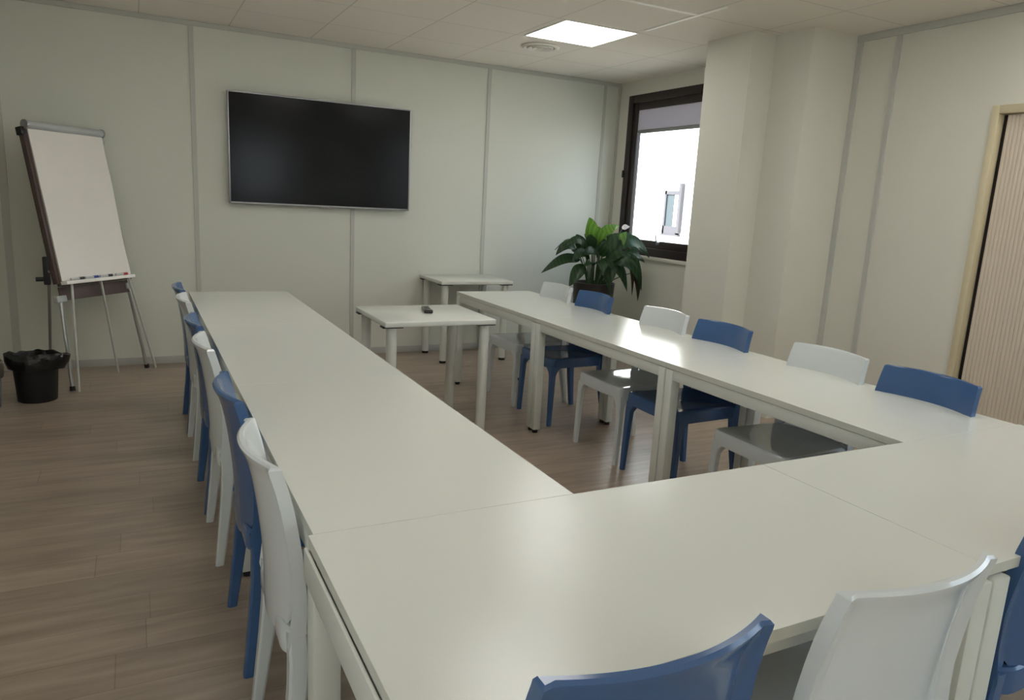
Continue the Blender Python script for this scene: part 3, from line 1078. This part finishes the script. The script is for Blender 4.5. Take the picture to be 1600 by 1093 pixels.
# ------------------------------------------------------------------ potted peace lily
PX, PY = 3.76, -.80
pl = thing('potted_plant', 'peace lily with broad drooping leaves in a tall dark planter by the window', 'plant', (PX, PY, 0))
bm = bmesh.new()
add_lathe(bm, [(0, 0), (.150, 0), (.155, .006), (.192, .745), (.195, .755), (.186, .757), (.180, .745), (.176, .71), (0, .71)], seg=48)
obj('planter', bm, M['pot'], pl)
bm = bmesh.new()
add_lathe(bm, [(0, .711), (.175, .711), (.170, .722), (.09, .732), (0, .735)], seg=32)
obj('soil', bm, M['soil'], pl)
camv = Vector((-.55, -.83, .1)).normalized()
def bez(p0, p1, p2, t):
    return p0 * (1 - t) ** 2 + p1 * 2 * t * (1 - t) + p2 * t * t
def leaf(base, mid, tip, width, m, root=None, face=.6, cup=.12, name='leaf'):
    """base/mid/tip relative to the pot centre at floor level"""
    b, c, d = Vector(base), Vector(mid), Vector(tip)
    ctrl = c * 2 - (b + d) * .5
    bm = bmesh.new()
    n, k = 14, 6
    rows = []
    for i in range(n + 1):
        t = i / n
        p = bez(b, ctrl, d, t)
        tg = (bez(b, ctrl, d, min(1, t + .03)) - bez(b, ctrl, d, max(0, t - .03))).normalized()
        nn = (Vector((0, 0, 1)) * (1 - face) + camv * face).normalized()
        wd = tg.cross(nn)
        wd = wd.normalized() if wd.length > .05 else Vector((1, 0, 0))
        nrm = wd.cross(tg).normalized()
        w = width * .5 * (math.sin(PI * min(1, t ** .78)) ** .8) * (1 - .12 * t)
        w = max(w, .0012)
        row = []
        for j in range(-k, k + 1):
            s = j / k
            wave = .006 * math.sin(9 * t + 3 * s) * abs(s)
            row.append(bm.verts.new(p + wd * w * s + nrm * (cup * w * (abs(s) ** 1.3) + wave)))
        rows.append(row)
    for i in range(n):
        for j in range(2 * k):
            bm.faces.new((rows[i][j], rows[i][j + 1], rows[i + 1][j + 1], rows[i + 1][j]))
    # real thickness
    r = bmesh.ops.solidify(bm, geom=bm.faces[:], thickness=.0012)
    lf = obj(name, bm, m, pl, 70)
    # petiole from the soil to the blade
    if root is None:
        a = math.atan2(b.y, b.x)
        q = min(.09, .3 * math.hypot(b.x, b.y) + .01)
        root = Vector((q * math.cos(a), q * math.sin(a), .725))
    root = Vector(root)
    bm = bmesh.new()
    mid2 = Vector(((root.x * .6 + b.x * .4), (root.y * .6 + b.y * .4), root.z * .35 + b.z * .65))
    add_tube(bm, [bez(root, mid2, b, t / 7) for t in range(8)], [.0065 - .003 * t / 7 for t in range(8)], 7)
    obj('stalk', bm, M['stem'], lf)
    return lf
LEAVES = [
    # base, mid, tip (x right, y depth, z height), width, material, face
    ((-.02, .05, 1.10), (-.04, .04, 1.24), (-.09, .02, 1.345), .135, 'leaf_young', .85),
    ((.03, -.02, 1.08), (.00, -.05, 1.18), (-.05, -.08, 1.27), .115, 'leaf_young', .8),
    ((.07, .05, 1.13), (.16, .06, 1.24), (.29, .08, 1.285), .12, 'leaf_young', .6),
    ((.12, -.04, 1.04), (.20, -.06, 1.14), (.28, -.06, 1.235), .13, 'leaf_young', .75),
    ((.17, .00, 1.05), (.36, .02, 1.16), (.50, .00, .93), .155, 'leaf', .55),
    ((.20, .08, .98), (.34, .10, 1.03), (.48, .12, .90), .10, 'leaf', .45),
    ((.12, -.12, .99), (.28, -.18, .97), (.40, -.20, .70), .13, 'leaf', .6),
    ((.14, -.16, .90), (.24, -.22, .92), (.28, -.22, .66), .055, 'leaf_old', .5),
    ((.30, -.16, .86), (.36, -.18, .78), (.375, -.19, .60), .06, 'leaf_old', .6),
    ((-.12, .02, 1.05), (-.18, .01, 1.13), (-.23, .00, 1.19), .11, 'leaf', .8),
    ((-.14, -.06, 1.03), (-.26, -.08, 1.14), (-.42, -.08, 1.06), .10, 'leaf', .6),
    ((-.13, .10, 1.02), (-.24, .12, 1.08), (-.36, .12, .99), .12, 'leaf', .55),
    ((-.18, -.02, .96), (-.36, -.03, .965), (-.60, -.05, .845), .115, 'leaf', .65),
    ((-.20, -.12, .93), (-.29, -.16, .86), (-.38, -.18, .74), .13, 'leaf', .75),
    ((-.02, -.10, 1.02), (.06, -.14, 1.11), (.12, -.16, 1.19), .13, 'leaf', .75),
    ((-.04, -.10, 1.00), (-.14, -.14, 1.05), (-.24, -.16, 1.02), .12, 'leaf', .6),
    ((.00, -.14, .96), (.08, -.22, .93), (.16, -.26, .78), .13, 'leaf', .6),
    ((.04, -.16, .93), (.02, -.24, .88), (-.02, -.28, .76), .10, 'leaf', .6),
    ((.10, -.10, .96), (.16, -.16, 1.02), (.26, -.22, 1.01), .11, 'leaf', .55),
    ((.02, .12, 1.08), (.06, .22, 1.18), (.08, .34, 1.16), .12, 'leaf', .3),
    ((-.08, .14, 1.02), (-.16, .26, 1.10), (-.22, .38, 1.02), .12, 'leaf', .3),
    ((.12, .14, 1.02), (.22, .26, 1.10), (.32, .36, 1.00), .12, 'leaf', .3),
    ((-.10, -.10, .92), (-.16, -.16, .96), (-.26, -.22, .92), .09, 'leaf', .5),
    ((.00, .02, 1.04), (.01, -.04, 1.12), (.03, -.12, 1.14), .10, 'leaf', .55),
    ((.06, -.02, 1.00), (.10, -.10, 1.07), (.14, -.20, 1.05), .10, 'leaf', .5),
    ((-.16, .06, 1.02), (-.24, .05, 1.12), (-.34, .03, 1.13), .055, 'leaf', .4),
    ((.14, -.08, 1.04), (.32, -.10, 1.15), (.52, -.12, 1.00), .15, 'leaf', .6),
    ((.16, -.04, .98), (.30, -.06, 1.00), (.47, -.08, .88), .11, 'leaf', .6),
    ((.06, -.20, .95), (.16, -.30, .96), (.24, -.34, .82), .12, 'leaf', .6),
    ((-.08, -.16, .94), (-.10, -.26, .97), (-.14, -.34, .86), .12, 'leaf', .55),
    ((-.06, -.04, 1.06), (-.12, -.08, 1.14), (-.16, -.12, 1.20), .12, 'leaf', .8),
    ((.04, -.06, 1.06), (.10, -.08, 1.15), (.17, -.10, 1.22), .12, 'leaf', .8),
    ((-.02, -.12, 1.00), (-.05, -.18, 1.08), (-.10, -.22, 1.13), .12, 'leaf', .75),
    ((.02, -.12, .98), (.08, -.20, 1.02), (.12, -.26, 1.02), .11, 'leaf', .7),
    ((-.12, -.08, .98), (-.24, -.12, 1.03), (-.34, -.14, .96), .12, 'leaf', .65),
    ((.08, -.08, .90), (.13, -.20, .90), (.20, -.25, .70), .10, 'leaf', .7),
    ((-.04, -.12, .88), (-.03, -.22, .88), (.02, -.25, .68), .10, 'leaf', .7),
    ((.18, -.10, .96), (.30, -.14, 1.03), (.44, -.16, .96), .12, 'leaf', .6),
]
for b, c, d, w, mm, fa in LEAVES:
    leaf(b, c, d, w, M[mm], face=fa)
# the white flower and its stalk
fl_ = leaf((.255, -.02, 1.255), (.29, -.025, 1.275), (.335, -.03, 1.280), .055, M['spathe'], root=(.03, 0, .725), face=.7, name='flower')
fl_['label'] = 'white flower'
